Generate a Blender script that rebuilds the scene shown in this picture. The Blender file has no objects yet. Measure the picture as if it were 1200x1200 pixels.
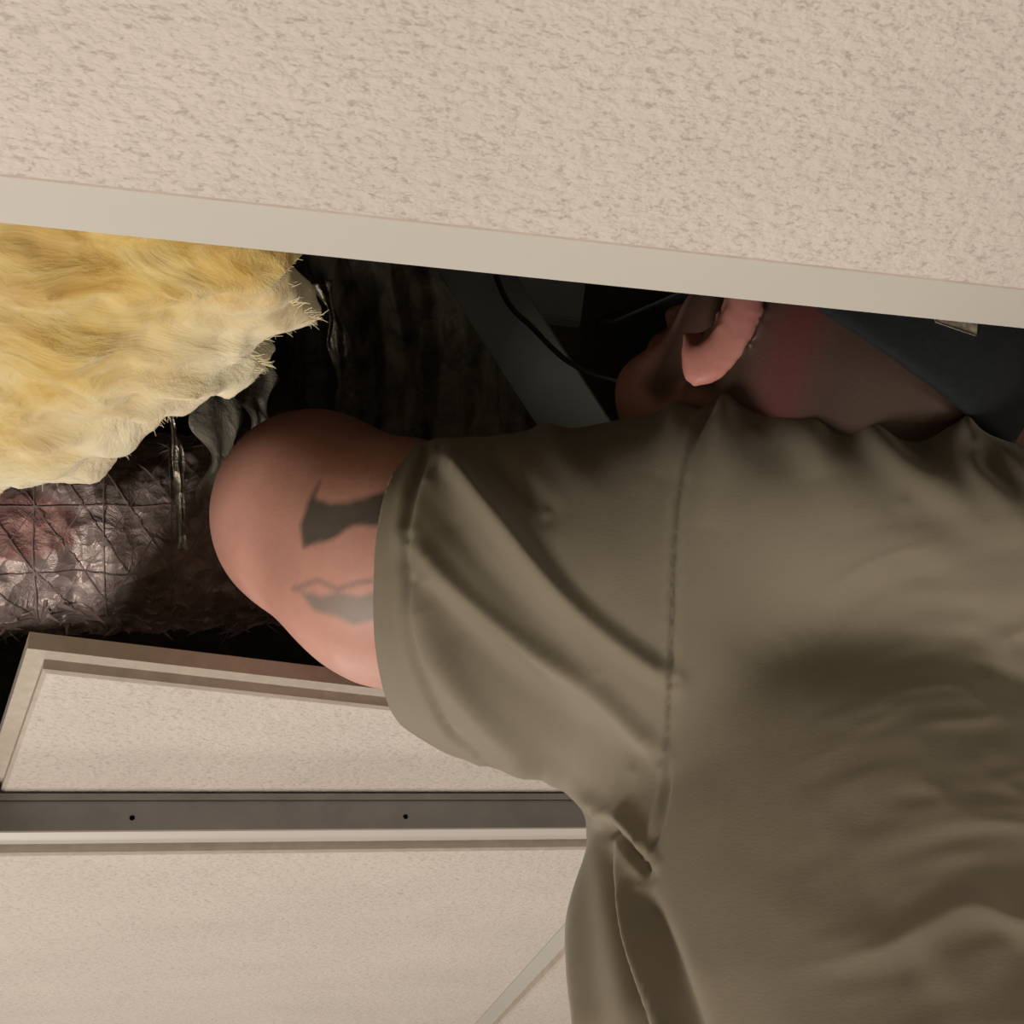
import bpy, bmesh, math, random
import numpy as np
from mathutils import Vector, Matrix

random.seed(4)
RNG = np.random.default_rng(7)
SC = bpy.context.scene
COL = SC.collection

# ------------------------------------------------------------------ camera, world, lights
CAMZ = 2.27            # phone held overhead
HC = 0.33              # ceiling height above the lens
FPX = 1500.0
CAM = np.array([0.0, 0.0, CAMZ])
_X = np.array([5886.0, -330.0, -FPX]); _X /= np.linalg.norm(_X)
_Y = np.array([-441.0, -1044.0, -FPX]); _Y -= _X * (_X @ _Y); _Y /= np.linalg.norm(_Y)
_Z = np.cross(_X, _Y)
W2C = np.stack([_X, _Y, _Z], 1)
cd = bpy.data.cameras.new('camera')
cd.sensor_width = 36.0; cd.lens = 36.0 * FPX / 1200.0; cd.clip_start = 0.01
cam = bpy.data.objects.new('camera', cd); COL.objects.link(cam)
cam.matrix_world = Matrix.Translation(Vector(CAM)) @ Matrix([list(r) for r in W2C.T]).to_4x4()
SC.camera = cam

def at(u, v, dist):
    d = W2C.T @ np.array([u - 600.0, 600.0 - v, -FPX]); d /= np.linalg.norm(d)
    return CAM + d * dist
def atz(u, v, z):
    d = W2C.T @ np.array([u - 600.0, 600.0 - v, -FPX])
    return CAM + d * ((z - CAMZ) / d[2])
def proj(P):
    c = (np.asarray(P, float) - CAM) @ W2C.T
    return 600 + FPX * c[..., 0] / -c[..., 2], 600 - FPX * c[..., 1] / -c[..., 2]
CR, CU, CD = W2C[0].copy(), W2C[1].copy(), -W2C[2]     # camera right, up, forward in the world

w = bpy.data.worlds.new('world'); SC.world = w; w.use_nodes = True
w.node_tree.nodes['Background'].inputs[0].default_value = (0.75, 0.8, 1, 1)
w.node_tree.nodes['Background'].inputs[1].default_value = 0.2
SC.view_settings.view_transform = 'Standard'; SC.view_settings.look = 'None'
SC.view_settings.gamma = 1.0; SC.view_settings.use_curve_mapping = False
SC.view_settings.exposure = 0.0

def area_light(name, loc, target, size, watts, color):
    l = bpy.data.lights.new(name, 'AREA'); l.shape = 'RECTANGLE'; l.size = size[0]; l.size_y = size[1]
    l.energy = watts; l.color = color
    o = bpy.data.objects.new(name, l); COL.objects.link(o); o.location = loc
    o.rotation_euler = (Vector(target) - Vector(loc)).to_track_quat('-Z', 'Y').to_euler()
    return o
area_light('work_lamp_left', (-0.85, 0.55, 0.95), (0.0, 0.6, 2.6), (0.5, 0.4), 20, (1.0, 0.90, 0.80))
area_light('fill_light_below', (-0.15, 0.50, 0.80), (0.0, 0.6, 2.6), (0.4, 0.3), 5, (1.0, 0.90, 0.80))  # unseen fill light, added to lift the duct and arm from below
area_light('room_lamp_far', (-0.7, 3.5, 1.25), (0.1, 0.5, 2.6), (0.7, 0.5), 20, (1.0, 0.92, 0.84))
area_light('room_lamp_right', (1.7, -0.25, 1.7), (0.5, 0.5, 2.4), (0.4, 0.5), 4, (1.0, 0.90, 0.76))

# ------------------------------------------------------------------ materials
def new_mat(name):
    m = bpy.data.materials.new(name); m.use_nodes = True
    return m, m.node_tree, m.node_tree.nodes['Principled BSDF']
def coords(nt, scale=(1, 1, 1)):
    tc = nt.nodes.new('ShaderNodeTexCoord'); mp = nt.nodes.new('ShaderNodeMapping')
    mp.inputs['Scale'].default_value = scale
    nt.links.new(tc.outputs['Object'], mp.inputs['Vector']); return mp.outputs['Vector']
def noise(nt, vec, scale, detail=4, rough=0.55, dist=0.0):
    n = nt.nodes.new('ShaderNodeTexNoise'); nt.links.new(vec, n.inputs['Vector'])
    n.inputs['Scale'].default_value = scale; n.inputs['Detail'].default_value = detail
    n.inputs['Roughness'].default_value = rough; n.inputs['Distortion'].default_value = dist
    return n.outputs['Fac']
def ramp(nt, fac, stops):
    r = nt.nodes.new('ShaderNodeValToRGB'); nt.links.new(fac, r.inputs['Fac'])
    e = r.color_ramp.elements
    while len(e) < len(stops): e.new(0.5)
    for q, (p, c) in zip(e, stops): q.position = p; q.color = (*c, 1) if len(c) == 3 else c
    return r.outputs['Color']
def bump(nt, h, strength, dist, bsdf, prev=None):
    b = nt.nodes.new('ShaderNodeBump'); nt.links.new(h, b.inputs['Height'])
    b.inputs['Strength'].default_value = strength; b.inputs['Distance'].default_value = dist
    if prev: nt.links.new(prev, b.inputs['Normal'])
    nt.links.new(b.outputs['Normal'], bsdf.inputs['Normal']); return b.outputs['Normal']
def simple(name, col, rough=0.6, metal=0.0, var=0.12, nscale=40, bstr=0.0, bdist=0.001):
    m, nt, b = new_mat(name); v = coords(nt)
    f = noise(nt, v, nscale)
    c = np.array(col)
    nt.links.new(ramp(nt, f, [(0.3, tuple(c * (1 - var))), (0.7, tuple(np.minimum(c * (1 + var), 1)))]), b.inputs['Base Color'])
    b.inputs['Roughness'].default_value = rough; b.inputs['Metallic'].default_value = metal
    if bstr: bump(nt, f, bstr, bdist, b)
    return m
def vcol(nt, name='Col'):
    a = nt.nodes.new('ShaderNodeAttribute'); a.attribute_name = name; return a

def tile_material():
    m, nt, b = new_mat('mineral_fibre_tile'); v = coords(nt, (1, 1.5, 1))
    n1 = noise(nt, v, 330, 3, 0.6, 0.3); n2 = noise(nt, v, 190, 2, 0.5); n3 = noise(nt, v, 8, 2)
    pits = ramp(nt, n1, [(0.32, (0.56, 0.50, 0.45)), (0.46, (0.75, 0.69, 0.63))])
    mix = nt.nodes.new('ShaderNodeMix'); mix.data_type = 'RGBA'; mix.blend_type = 'MULTIPLY'
    mix.inputs['Factor'].default_value = 1
    nt.links.new(pits, mix.inputs[6]); nt.links.new(ramp(nt, n3, [(0.3, (0.93, 0.93, 0.93)), (0.7, (1, 1, 1))]), mix.inputs[7])
    nt.links.new(mix.outputs[2], b.inputs['Base Color']); b.inputs['Roughness'].default_value = 0.95
    p = bump(nt, n2, 0.55, 0.003, b); bump(nt, n1, 0.3, 0.0012, b, p)
    return m
M_TILE = tile_material()
M_EDGE = simple('tile_edge', (0.55, 0.49, 0.42), 0.9, 0, 0.08, 120, 0.3, 0.001)
M_TEE = simple('painted_steel_white', (0.63, 0.61, 0.56), 0.55, 0, 0.03, 6)
M_WEB = simple('bare_steel_web', (0.33, 0.33, 0.33), 0.5, 0.35, 0.12, 30)
M_HOLE = simple('hole_dark', (0.01, 0.01, 0.01), 0.9)
M_WALL = simple('wall_paint', (0.70, 0.66, 0.60), 0.9, 0, 0.03, 3)
M_FLOOR = simple('floor_vinyl', (0.42, 0.38, 0.33), 0.6, 0, 0.1, 5)
M_DECK = simple('roof_deck', (0.10, 0.07, 0.045), 0.9, 0, 0.3, 12)
M_NAVY = simple('navy_twill', (0.006, 0.009, 0.012), 0.85, 0, 0.25, 300, 0.3, 0.0006)
M_PATCH = simple('patch_beige', (0.30, 0.27, 0.20), 0.8, 0, 0.5, 320)
M_JEANS = simple('trouser_cloth', (0.05, 0.055, 0.06), 0.9, 0, 0.2, 200)
M_BRACE = simple('dark_painted_steel', (0.085, 0.09, 0.075), 0.6, 0.0, 0.15, 10)
M_WIRE = simple('black_cable', (0.03, 0.028, 0.028), 0.35)
M_GREYDUCT = simple('grey_duct_board', (0.25, 0.26, 0.24), 0.8, 0, 0.1, 20)
M_THREAD = simple('scrim_thread', (0.50, 0.42, 0.40), 0.45, 0.1, 0.2, 60)

def shirt_material():
    m, nt, b = new_mat('khaki_jersey'); v = coords(nt)
    f = noise(nt, v, 9, 3); k = noise(nt, coords(nt, (1, 1, 3)), 380, 2)
    nt.links.new(ramp(nt, f, [(0.3, (0.245, 0.216, 0.157)), (0.7, (0.272, 0.240, 0.177))]), b.inputs['Base Color'])
    b.inputs['Roughness'].default_value = 0.85
    b.inputs['Sheen Weight'].default_value = 0.18; b.inputs['Sheen Roughness'].default_value = 0.5
    bump(nt, k, 0.12, 0.0006, b); return m
M_SHIRT = shirt_material()
M_SEAM = simple('seam_thread', (0.25, 0.215, 0.145), 0.9, 0, 0.1, 200)

def skin_material():
    m, nt, b = new_mat('skin'); v = coords(nt)
    f = noise(nt, v, 28, 4); g = noise(nt, v, 420, 3)
    a = vcol(nt)
    mix = nt.nodes.new('ShaderNodeMix'); mix.data_type = 'RGBA'; mix.blend_type = 'MULTIPLY'; mix.inputs['Factor'].default_value = 1
    nt.links.new(a.outputs['Color'], mix.inputs[6])
    nt.links.new(ramp(nt, f, [(0.3, (0.88, 0.84, 0.82)), (0.7, (1.0, 1.0, 1.0))]), mix.inputs[7])
    nt.links.new(mix.outputs[2], b.inputs['Base Color'])
    b.inputs['Roughness'].default_value = 0.5
    b.inputs['Subsurface Weight'].default_value = 0.12
    b.inputs['Subsurface Radius'].default_value = (0.012, 0.004, 0.002); b.inputs['Subsurface Scale'].default_value = 0.6
    bump(nt, g, 0.15, 0.0008, b); return m
M_SKIN = skin_material()

def batt_material():
    m, nt, b = new_mat('yellow_fibreglass'); v = coords(nt, (1, 1.6, 1.6))
    sw = noise(nt, v, 14, 6, 0.60, 2.0); fi = noise(nt, coords(nt, (60, 190, 190)), 4, 5, 0.7, 1.5)
    a = vcol(nt)
    c = ramp(nt, sw, [(0.30, (0.55, 0.32, 0.06)), (0.45, (0.68, 0.47, 0.13)), (0.60, (0.78, 0.60, 0.24)), (0.78, (0.82, 0.70, 0.38))])
    mix = nt.nodes.new('ShaderNodeMix'); mix.data_type = 'RGBA'
    nt.links.new(a.outputs['Fac'], mix.inputs['Factor']); nt.links.new(c, mix.inputs[6])
    mix.inputs[7].default_value = (0.90, 0.84, 0.62, 1)
    nt.links.new(mix.outputs[2], b.inputs['Base Color']); b.inputs['Roughness'].default_value = 0.95
    b.inputs['Sheen Weight'].default_value = 0.3
    b.inputs['Subsurface Weight'].default_value = 0.25; b.inputs['Subsurface Radius'].default_value = (0.02, 0.014, 0.006)
    p = bump(nt, sw, 0.5, 0.012, b); bump(nt, fi, 0.05, 0.0015, b, p); return m
M_BATT = batt_material()
M_FIBRE = simple('loose_fibre', (0.88, 0.80, 0.55), 0.8)

def foil_material(name, c0, c1, rough, bs=0.8, metal=0.85, scale=34):
    m, nt, b = new_mat(name); v = coords(nt)
    n = noise(nt, v, scale, 6, 0.65, 1.2)
    vo = nt.nodes.new('ShaderNodeTexVoronoi'); nt.links.new(v, vo.inputs['Vector']); vo.inputs['Scale'].default_value = scale * 1.8
    add = nt.nodes.new('ShaderNodeMath'); add.operation = 'ADD'
    nt.links.new(n, add.inputs[0]); nt.links.new(vo.outputs['Distance'], add.inputs[1])
    col = ramp(nt, n, [(0.3, c0), (0.7, c1)])
    a = vcol(nt)
    mix = nt.nodes.new('ShaderNodeMix'); mix.data_type = 'RGBA'
    nt.links.new(a.outputs['Fac'], mix.inputs['Factor']); nt.links.new(col, mix.inputs[6])
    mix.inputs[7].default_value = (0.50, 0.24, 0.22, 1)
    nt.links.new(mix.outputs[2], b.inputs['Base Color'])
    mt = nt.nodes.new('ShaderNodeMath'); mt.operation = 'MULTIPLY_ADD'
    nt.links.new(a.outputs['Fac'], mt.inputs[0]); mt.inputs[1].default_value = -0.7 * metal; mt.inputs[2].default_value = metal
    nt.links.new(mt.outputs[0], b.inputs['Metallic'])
    b.inputs['Roughness'].default_value = rough
    bump(nt, add.outputs[0], bs, 0.006, b); return m
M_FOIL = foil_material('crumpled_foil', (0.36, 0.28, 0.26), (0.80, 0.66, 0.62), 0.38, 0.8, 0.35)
M_BLACKFOIL = foil_material('black_duct_film', (0.10, 0.095, 0.08), (0.45, 0.42, 0.33), 0.28, 0.8, 0.0, 20)
M_FLAP = foil_material('smoky_film', (0.10, 0.09, 0.07), (0.30, 0.27, 0.21), 0.25, 0.7, 0.5)

# ------------------------------------------------------------------ mesh helpers
def mesh_obj(name, V, F, mat, parent=None, smooth=False, mats=None, fm=None):
    me = bpy.data.meshes.new(name)
    me.from_pydata([tuple(map(float, p)) for p in V], [], [tuple(map(int, q)) for q in F]); me.update()
    for mm in (mats or [mat]): me.materials.append(mm)
    if fm is not None: me.polygons.foreach_set('material_index', np.array(fm, np.int32))
    if smooth: me.polygons.foreach_set('use_smooth', np.ones(len(me.polygons), bool))
    o = bpy.data.objects.new(name, me); COL.objects.link(o)
    if parent: o.parent = parent
    return o
def set_col(o, rgb):
    me = o.data; n = len(me.vertices)
    a = me.color_attributes.new('Col', 'FLOAT_COLOR', 'POINT')
    rgb = np.asarray(rgb, np.float32)
    if rgb.ndim == 1: rgb = np.stack([rgb] * 3, 1)
    a.data.foreach_set('color', np.concatenate([rgb, np.ones((n, 1), np.float32)], 1).ravel())
def tag(o, label=None, cat=None, group=None, kind=None):
    if label: o['label'] = label
    if cat: o['category'] = cat
    if group: o['group'] = group
    if kind: o['kind'] = kind
    return o
def empty(name, loc=(0, 0, 0)):
    o = bpy.data.objects.new(name, None); COL.objects.link(o); o.location = loc; o.empty_display_size = 0.05; return o
def boxes(lst):
    V, F = [], []
    for (a, b) in lst:
        n = len(V)
        for x in (a[0], b[0]):
            for y in (a[1], b[1]):
                for z in (a[2], b[2]): V.append((x, y, z))
        F += [tuple(n + i for i in q) for q in ((0, 1, 3, 2), (4, 6, 7, 5), (0, 4, 5, 1), (2, 3, 7, 6), (0, 2, 6, 4), (1, 5, 7, 3))]
    return V, F
def tube(pts, r, n=8, closed_ends=True, flat=1.0):
    pts = [np.asarray(p, float) for p in pts]; V, F = [], []
    rr = r if hasattr(r, '__len__') else [r] * len(pts)
    ref = np.array([0.13, 0.31, 0.94])
    for i, p in enumerate(pts):
        t = pts[min(i + 1, len(pts) - 1)] - pts[max(i - 1, 0)]; t /= np.linalg.norm(t) + 1e-12
        a = np.cross(t, ref); a /= np.linalg.norm(a) + 1e-12; b = np.cross(t, a)
        for k in range(n):
            th = 2 * math.pi * k / n
            V.append(p + rr[i] * (a * math.cos(th) + b * math.sin(th) * flat))
    for i in range(len(pts) - 1):
        for k in range(n):
            F.append((i * n + k, i * n + (k + 1) % n, (i + 1) * n + (k + 1) % n, (i + 1) * n + k))
    if closed_ends:
        F.append(tuple(range(n))[::-1]); F.append(tuple((len(pts) - 1) * n + k for k in range(n)))
    return V, F
def join(parts):
    V, F = [], []
    for v, f in parts:
        n = len(V); V += list(v); F += [tuple(n + i for i in q) for q in f]
    return V, F
def catmull(P, n=10):
    P = [np.asarray(p, float) for p in P]; Q = [2 * P[0] - P[1]] + P + [2 * P[-1] - P[-2]]; out = []
    for i in range(1, len(Q) - 2):
        for k in range(n):
            t = k / n; a, b, c, d = Q[i - 1], Q[i], Q[i + 1], Q[i + 2]
            out.append(0.5 * (2 * b + (c - a) * t + (2 * a - 5 * b + 4 * c - d) * t * t + (3 * b - a - 3 * c + d) * t ** 3))
    out.append(P[-1]); return out

_LAT = RNG.random((32, 32, 32)).astype(np.float32) * 2 - 1
def vnoise(P, s=1.0):
    P = np.asarray(P, float) * s; i = np.floor(P).astype(int); f = P - i; f = f * f * (3 - 2 * f); r = 0
    for dx in (0, 1):
        for dy in (0, 1):
            for dz in (0, 1):
                wgt = (f[:, 0] if dx else 1 - f[:, 0]) * (f[:, 1] if dy else 1 - f[:, 1]) * (f[:, 2] if dz else 1 - f[:, 2])
                r = r + wgt * _LAT[(i[:, 0] + dx) % 32, (i[:, 1] + dy) % 32, (i[:, 2] + dz) % 32]
    return r
def fbm(P, s, o=4, g=0.5):
    r, a = 0, 1.0
    for k in range(o): r = r + a * vnoise(np.asarray(P) + 3.7 * k, s * 2 ** k); a *= g
    return r
def seg_param(px, py, poly):
    d = np.full(px.shape, 1e9); tt = np.zeros(px.shape); n = len(poly) - 1
    for i, ((x0, y0), (x1, y1)) in enumerate(zip(poly[:-1], poly[1:])):
        dx, dy = x1 - x0, y1 - y0; t = np.clip(((px - x0) * dx + (py - y0) * dy) / (dx * dx + dy * dy + 1e-9), 0, 1)
        e = np.hypot(px - x0 - t * dx, py - y0 - t * dy); m = e < d; d = np.where(m, e, d); tt = np.where(m, (i + t) / n, tt)
    return d, tt
def seg_dist(px, py, poly):
    d = np.full(px.shape, 1e9)
    for (x0, y0), (x1, y1) in zip(poly[:-1], poly[1:]):
        dx, dy = x1 - x0, y1 - y0; L = dx * dx + dy * dy + 1e-9
        t = np.clip(((px - x0) * dx + (py - y0) * dy) / L, 0, 1)
        d = np.minimum(d, np.hypot(px - x0 - t * dx, py - y0 - t * dy))
    return d
def poly_sd(px, py, poly):
    d = seg_dist(px, py, list(poly) + [poly[0]]); ins = np.zeros(px.shape, bool)
    for (x0, y0), (x1, y1) in zip(poly, list(poly[1:]) + [poly[0]]):
        c = ((y0 > py) != (y1 > py)) & (px < (x1 - x0) * (py - y0) / ((y1 - y0) if y1 != y0 else 1e-9) + x0); ins ^= c
    return np.where(ins, -d, d)

# signed distance pieces, on arrays of points (n,3)
def cone(P, a, b, ra, rb):
    a, b = np.asarray(a, np.float32), np.asarray(b, np.float32); d = b - a
    t = np.clip(((P - a) @ d) / (d @ d), 0, 1)
    return np.linalg.norm(P - a - t[:, None] * d, axis=1) - (ra + (rb - ra) * t)
def ell(P, c, r, R=None):
    q = P - np.asarray(c, np.float32)
    if R is not None: q = q @ np.asarray(R, np.float32).T
    r = np.asarray(r, np.float32); k0 = np.linalg.norm(q / r, axis=1); k1 = np.linalg.norm(q / (r * r), axis=1)
    return k0 * (k0 - 1) / np.maximum(k1, 1e-6)
def smin(a, b, k):
    h = np.clip(0.5 + 0.5 * (b - a) / k, 0, 1); return b + (a - b) * h - k * h * (1 - h)
def smax(a, b, k): return -smin(-a, -b, k)
def nets(fn, lo, hi, h):
    """Surface nets: turns a distance function into a quad mesh."""
    lo = np.asarray(lo, float); N = np.ceil((np.asarray(hi) - lo) / h).astype(int) + 1
    ax = [(lo[i] + h * np.arange(N[i])).astype(np.float32) for i in range(3)]
    D = np.empty(N, np.float32)
    yy, zz = np.meshgrid(ax[1], ax[2], indexing='ij')
    ch = max(1, 400000 // yy.size)
    for i in range(0, N[0], ch):
        xs = ax[0][i:i + ch]; k = len(xs)
        P = np.empty((k,) + yy.shape + (3,), np.float32)
        P[..., 0] = xs[:, None, None]; P[..., 1] = yy; P[..., 2] = zz
        D[i:i + k] = fn(P.reshape(-1, 3)).reshape(k, *yy.shape)
    S = D < 0; n = N - 1
    cnt = np.zeros(n, np.int32)
    for c in np.ndindex(2, 2, 2): cnt += S[c[0]:c[0] + n[0], c[1]:c[1] + n[1], c[2]:c[2] + n[2]]
    I = np.argwhere((cnt > 0) & (cnt < 8)); acc = np.zeros((len(I), 3)); num = np.zeros(len(I))
    for axn in range(3):
        for c in np.ndindex(2, 2):
            o0 = np.zeros(3, int); o = [q for q in range(3) if q != axn]; o0[o[0]], o0[o[1]] = c
            o1 = o0.copy(); o1[axn] = 1
            A = D[tuple((I + o0).T)]; B = D[tuple((I + o1).T)]; m = (A < 0) != (B < 0)
            t = np.where(m, A / np.where(m, A - B, 1), 0)
            p = o0 + t[:, None] * (o1 - o0); acc[m] += p[m]; num[m] += 1
    V = lo + h * (I + acc / num[:, None])
    idx = -np.ones(n, np.int64); idx[tuple(I.T)] = np.arange(len(I)); F = []
    for axn in range(3):
        o = [q for q in range(3) if q != axn]
        sl0 = [slice(None)] * 3; sl1 = [slice(None)] * 3; sl0[axn] = slice(0, -1); sl1[axn] = slice(1, None)
        for q in o: sl0[q] = sl1[q] = slice(1, -1)
        a, b = S[tuple(sl0)], S[tuple(sl1)]; E = np.argwhere(a != b); E[:, o[0]] += 1; E[:, o[1]] += 1
        flip = b[tuple((E - np.array([1 if q in o else 0 for q in range(3)])).T)]
        e0, e1 = np.zeros(3, int), np.zeros(3, int); e0[o[0]] = 1; e1[o[1]] = 1
        Q = np.stack([idx[tuple((E - e0 - e1).T)], idx[tuple((E - e1).T)], idx[tuple(E.T)], idx[tuple((E - e0).T)]], 1)
        if axn == 1: Q = Q[:, ::-1]
        Q[flip] = Q[flip][:, ::-1]; F.append(Q)
    F = np.concatenate(F); F = F[(F >= 0).all(1)]
    return V, F
def np_obj(name, V, F, mat, parent=None):
    me = bpy.data.meshes.new(name); nf = len(F)
    me.vertices.add(len(V)); me.vertices.foreach_set('co', V.astype(np.float32).ravel())
    me.loops.add(nf * 4); me.loops.foreach_set('vertex_index', F.astype(np.int32).ravel())
    me.polygons.add(nf); me.polygons.foreach_set('loop_start', np.arange(0, nf * 4, 4, dtype=np.int32))
    me.polygons.foreach_set('use_smooth', np.ones(nf, bool)); me.update(calc_edges=True); me.validate()
    me.materials.append(mat)
    o = bpy.data.objects.new(name, me); COL.objects.link(o)
    if parent: o.parent = parent
    return o
def relax(V, F, it=2, lam=0.5):
    e = np.concatenate([F[:, [0, 1]], F[:, [1, 2]], F[:, [2, 3]], F[:, [3, 0]]])
    for _ in range(it):
        s = np.zeros_like(V); c = np.zeros(len(V))
        for k in range(3):
            s[:, k] = np.bincount(e[:, 0], V[e[:, 1], k], len(V)) + np.bincount(e[:, 1], V[e[:, 0], k], len(V))
        c = np.bincount(e[:, 0], minlength=len(V)) + np.bincount(e[:, 1], minlength=len(V))
        V = V + lam * (s / np.maximum(c, 1)[:, None] - V)
    return V
def bake(o, mods):
    for t, kw in mods:
        m = o.modifiers.new(t, t)
        for k, v in kw.items(): setattr(m, k, v)
    dg = bpy.context.evaluated_depsgraph_get(); me = bpy.data.meshes.new_from_object(o.evaluated_get(dg))
    old = o.data; o.modifiers.clear(); o.data = me; bpy.data.meshes.remove(old)
    return o
def co_no(o):
    n = len(o.data.vertices); a = np.empty(n * 3, np.float32); b = np.empty(n * 3, np.float32)
    o.data.vertices.foreach_get('co', a); o.data.vertices.foreach_get('normal', b)
    return a.reshape(-1, 3).astype(float), b.reshape(-1, 3).astype(float)
def set_co(o, V): o.data.vertices.foreach_set('co', V.astype(np.float32).ravel()); o.data.update()

# ------------------------------------------------------------------ room shell
CZ = CAMZ + HC                       # ceiling plane (underside of the grid)
RX0, RX1, RY0, RY1 = -2.4, 3.0, -2.4, 4.4
def struct(name, a, b, m):
    V, F = boxes([(a, b)]); o = mesh_obj(name, V, F, m); o['kind'] = 'structure'; return o
struct('floor', (RX0, RY0, -0.1), (RX1, RY1, 0), M_FLOOR)
struct('wall_left', (RX0 - 0.1, RY0, 0), (RX0, RY1, 3.35), M_WALL)
struct('wall_right', (RX1, RY0, 0), (RX1 + 0.1, RY1, 3.35), M_WALL)
struct('wall_back', (RX0, RY0 - 0.1, 0), (RX1, RY0, 3.35), M_WALL)
struct('wall_front', (RX0, RY1, 0), (RX1, RY1 + 0.1, 3.35), M_WALL)
struct('roof_deck', (RX0, RY0, 3.35), (RX1, RY1, 3.45), M_DECK)

ceiling = empty('ceiling', (0, 0, CZ)); ceiling['kind'] = 'structure'
YN, YF = 0.315, 0.9075               # the two main tees on either side of the open bay
PITCH = YF - YN
FL, WEB = 0.0112, 0.0016             # half flange, half web
def child(o): o.parent = ceiling; o.matrix_parent_inverse = Matrix.Translation((0, 0, -CZ)); return o
def plate_holes(x0, x1, z0, z1, y, t, holes, r):
    """A thin upright plate along X with round holes punched through it."""
    V, F = [], []; xs = [x0]
    for hx in holes: xs += [hx - 0.008, hx + 0.008]
    xs.append(x1); zc = (z0 + z1) / 2
    for i in range(len(xs) - 1):
        a, b = xs[i], xs[i + 1]
        if i % 2 == 0:
            v, f = boxes([((a, y - t, z0), (b, y + t, z1))]); n = len(V); V += v; F += [tuple(n + j for j in q) for q in f]
        else:
            c = (a + b) / 2; ring_o = [(b, zc), (b, z1), (c, z1), (a, z1), (a, zc), (a, z0), (c, z0), (b, z0)]
            n = len(V)
            for yy in (y - t, y + t):
                V += [(p[0], yy, p[1]) for p in ring_o]
                V += [(c + r * math.cos(k * math.pi / 4), yy, zc + r * math.sin(k * math.pi / 4)) for k in range(8)]
            for k in range(8):
                k2 = (k + 1) % 8
                F += [(n + k, n + k2, n + 8 + k2, n + 8 + k), (n + 16 + k2, n + 16 + k, n + 24 + k, n + 24 + k2),
                      (n + 8 + k, n + 8 + k2, n + 24 + k2, n + 24 + k), (n + k2, n + k, n + 16 + k, n + 16 + k2)]
    return V, F
ZW = 0.0265                          # web height over the flange
def main_tee(y, holes):
    t = empty('main_tee', (0, y, CZ)); t.parent = ceiling; t.matrix_parent_inverse = Matrix.Translation((0, 0, -CZ))
    V, F = boxes([((RX0, y - FL, CZ), (RX1, y + FL, CZ + 0.0012))])
    a = mesh_obj('flange', V, F, M_TEE)
    V, F = plate_holes(RX0, RX1, CZ + 0.0012, CZ + ZW, y, WEB, holes, 0.0021)
    b = mesh_obj('web', V, F, M_WEB)
    V, F = boxes([((RX0, y - 0.0028, CZ + ZW), (RX1, y + 0.0028, CZ + ZW + 0.005))])
    c = mesh_obj('bulb', V, F, M_WEB)
    for o in (a, b, c): o.parent = t; o.matrix_parent_inverse = Matrix.Translation((0, -y, -CZ))
hx1 = atz(155, 957, CZ + 0.01)[0]
hx = proj  # keep
def x_on_web(u, v):
    d = at(u, v, 1) - CAM; return (CAM + d * (YF / d[1]))
HX = sorted([x_on_web(155, 958)[0], x_on_web(475, 957)[0]])
step = HX[1] - HX[0]
HOLES = [HX[0] + step * k for k in range(-14, 18) if RX0 + .05 < HX[0] + step * k < RX1 - .05]
ROWS = [-4, -3, -2, -1, 0, 1, 3, 5]      # beyond the open bay the tiles lie lengthwise
for k in ROWS:
    main_tee(YN + PITCH * k, HOLES if k in (0, 1) else [])
XC = 0.368
def cross_tee(x, y0, y1):
    V, F = boxes([((x - FL, y0 + FL, CZ), (x + FL, y1 - FL, CZ + 0.0012)), ((x - WEB, y0 + FL, CZ + 0.0012), (x + WEB, y1 - FL, CZ + ZW))])
    child(mesh_obj('cross_tee', V, F, M_TEE))
def tegular(L, Wd, mat_face=M_TILE, drop=0.008, lip=0.011, led=0.011):
    """Tegular tile centred on the origin, lip resting at z=0, face hanging at -drop."""
    a, b = L / 2, Wd / 2; e = 0.0025
    rings = [(a, b, lip), (a, b, 0.0), (a - led, b - led, 0.0), (a - led, b - led, -drop + e * 0.6), (a - led - e, b - led - e, -drop)]
    V, F, fm = [], [], []
    for (p, q, z) in rings: V += [(-p, -q, z), (p, -q, z), (p, q, z), (-p, q, z)]
    for i in range(len(rings) - 1):
        for k in range(4):
            F.append((4 * i + k, 4 * i + 4 + k, 4 * i + 4 + (k + 1) % 4, 4 * i + (k + 1) % 4)); fm.append(1)
    F.append((0, 1, 2, 3)); fm.append(1)
    n = 4 * (len(rings) - 1); F.append((n + 3, n + 2, n + 1, n)); fm.append(0)
    return V, F, fm
_tm = {}
def tile_at(x0, x1, y0, y1):
    L, Wd = round(x1 - x0 - 0.006, 4), round(y1 - y0 - 0.006, 4)
    if (L, Wd) not in _tm:
        V, F, fm = tegular(L, Wd); o = mesh_obj('ceiling_tile', V, F, None, mats=[M_TILE, M_EDGE], fm=fm); _tm[(L, Wd)] = o.data
    else:
        o = bpy.data.objects.new('ceiling_tile', _tm[(L, Wd)]); COL.objects.link(o)
    o.location = ((x0 + x1) / 2, (y0 + y1) / 2, CZ + 0.0013); child(o)
for k, k1 in zip(ROWS[:-1], ROWS[1:]):
    y0, y1 = YN + PITCH * k, YN + PITCH * k1
    off = 0.0 if k % 2 else -0.61
    xs = [XC + off + 1.22 * j for j in range(-4, 5)]; xs = [x for x in xs if RX0 + 0.05 < x < RX1 - 0.05]
    for x in xs:
        cross_tee(x, y0, y1)
    ed = [RX0] + xs + [RX1]
    for a, b in zip(ed[:-1], ed[1:]):
        if k == 0 and a < 0.3 < b: continue        # the open bay
        tile_at(a, b, y0, y1)

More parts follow.
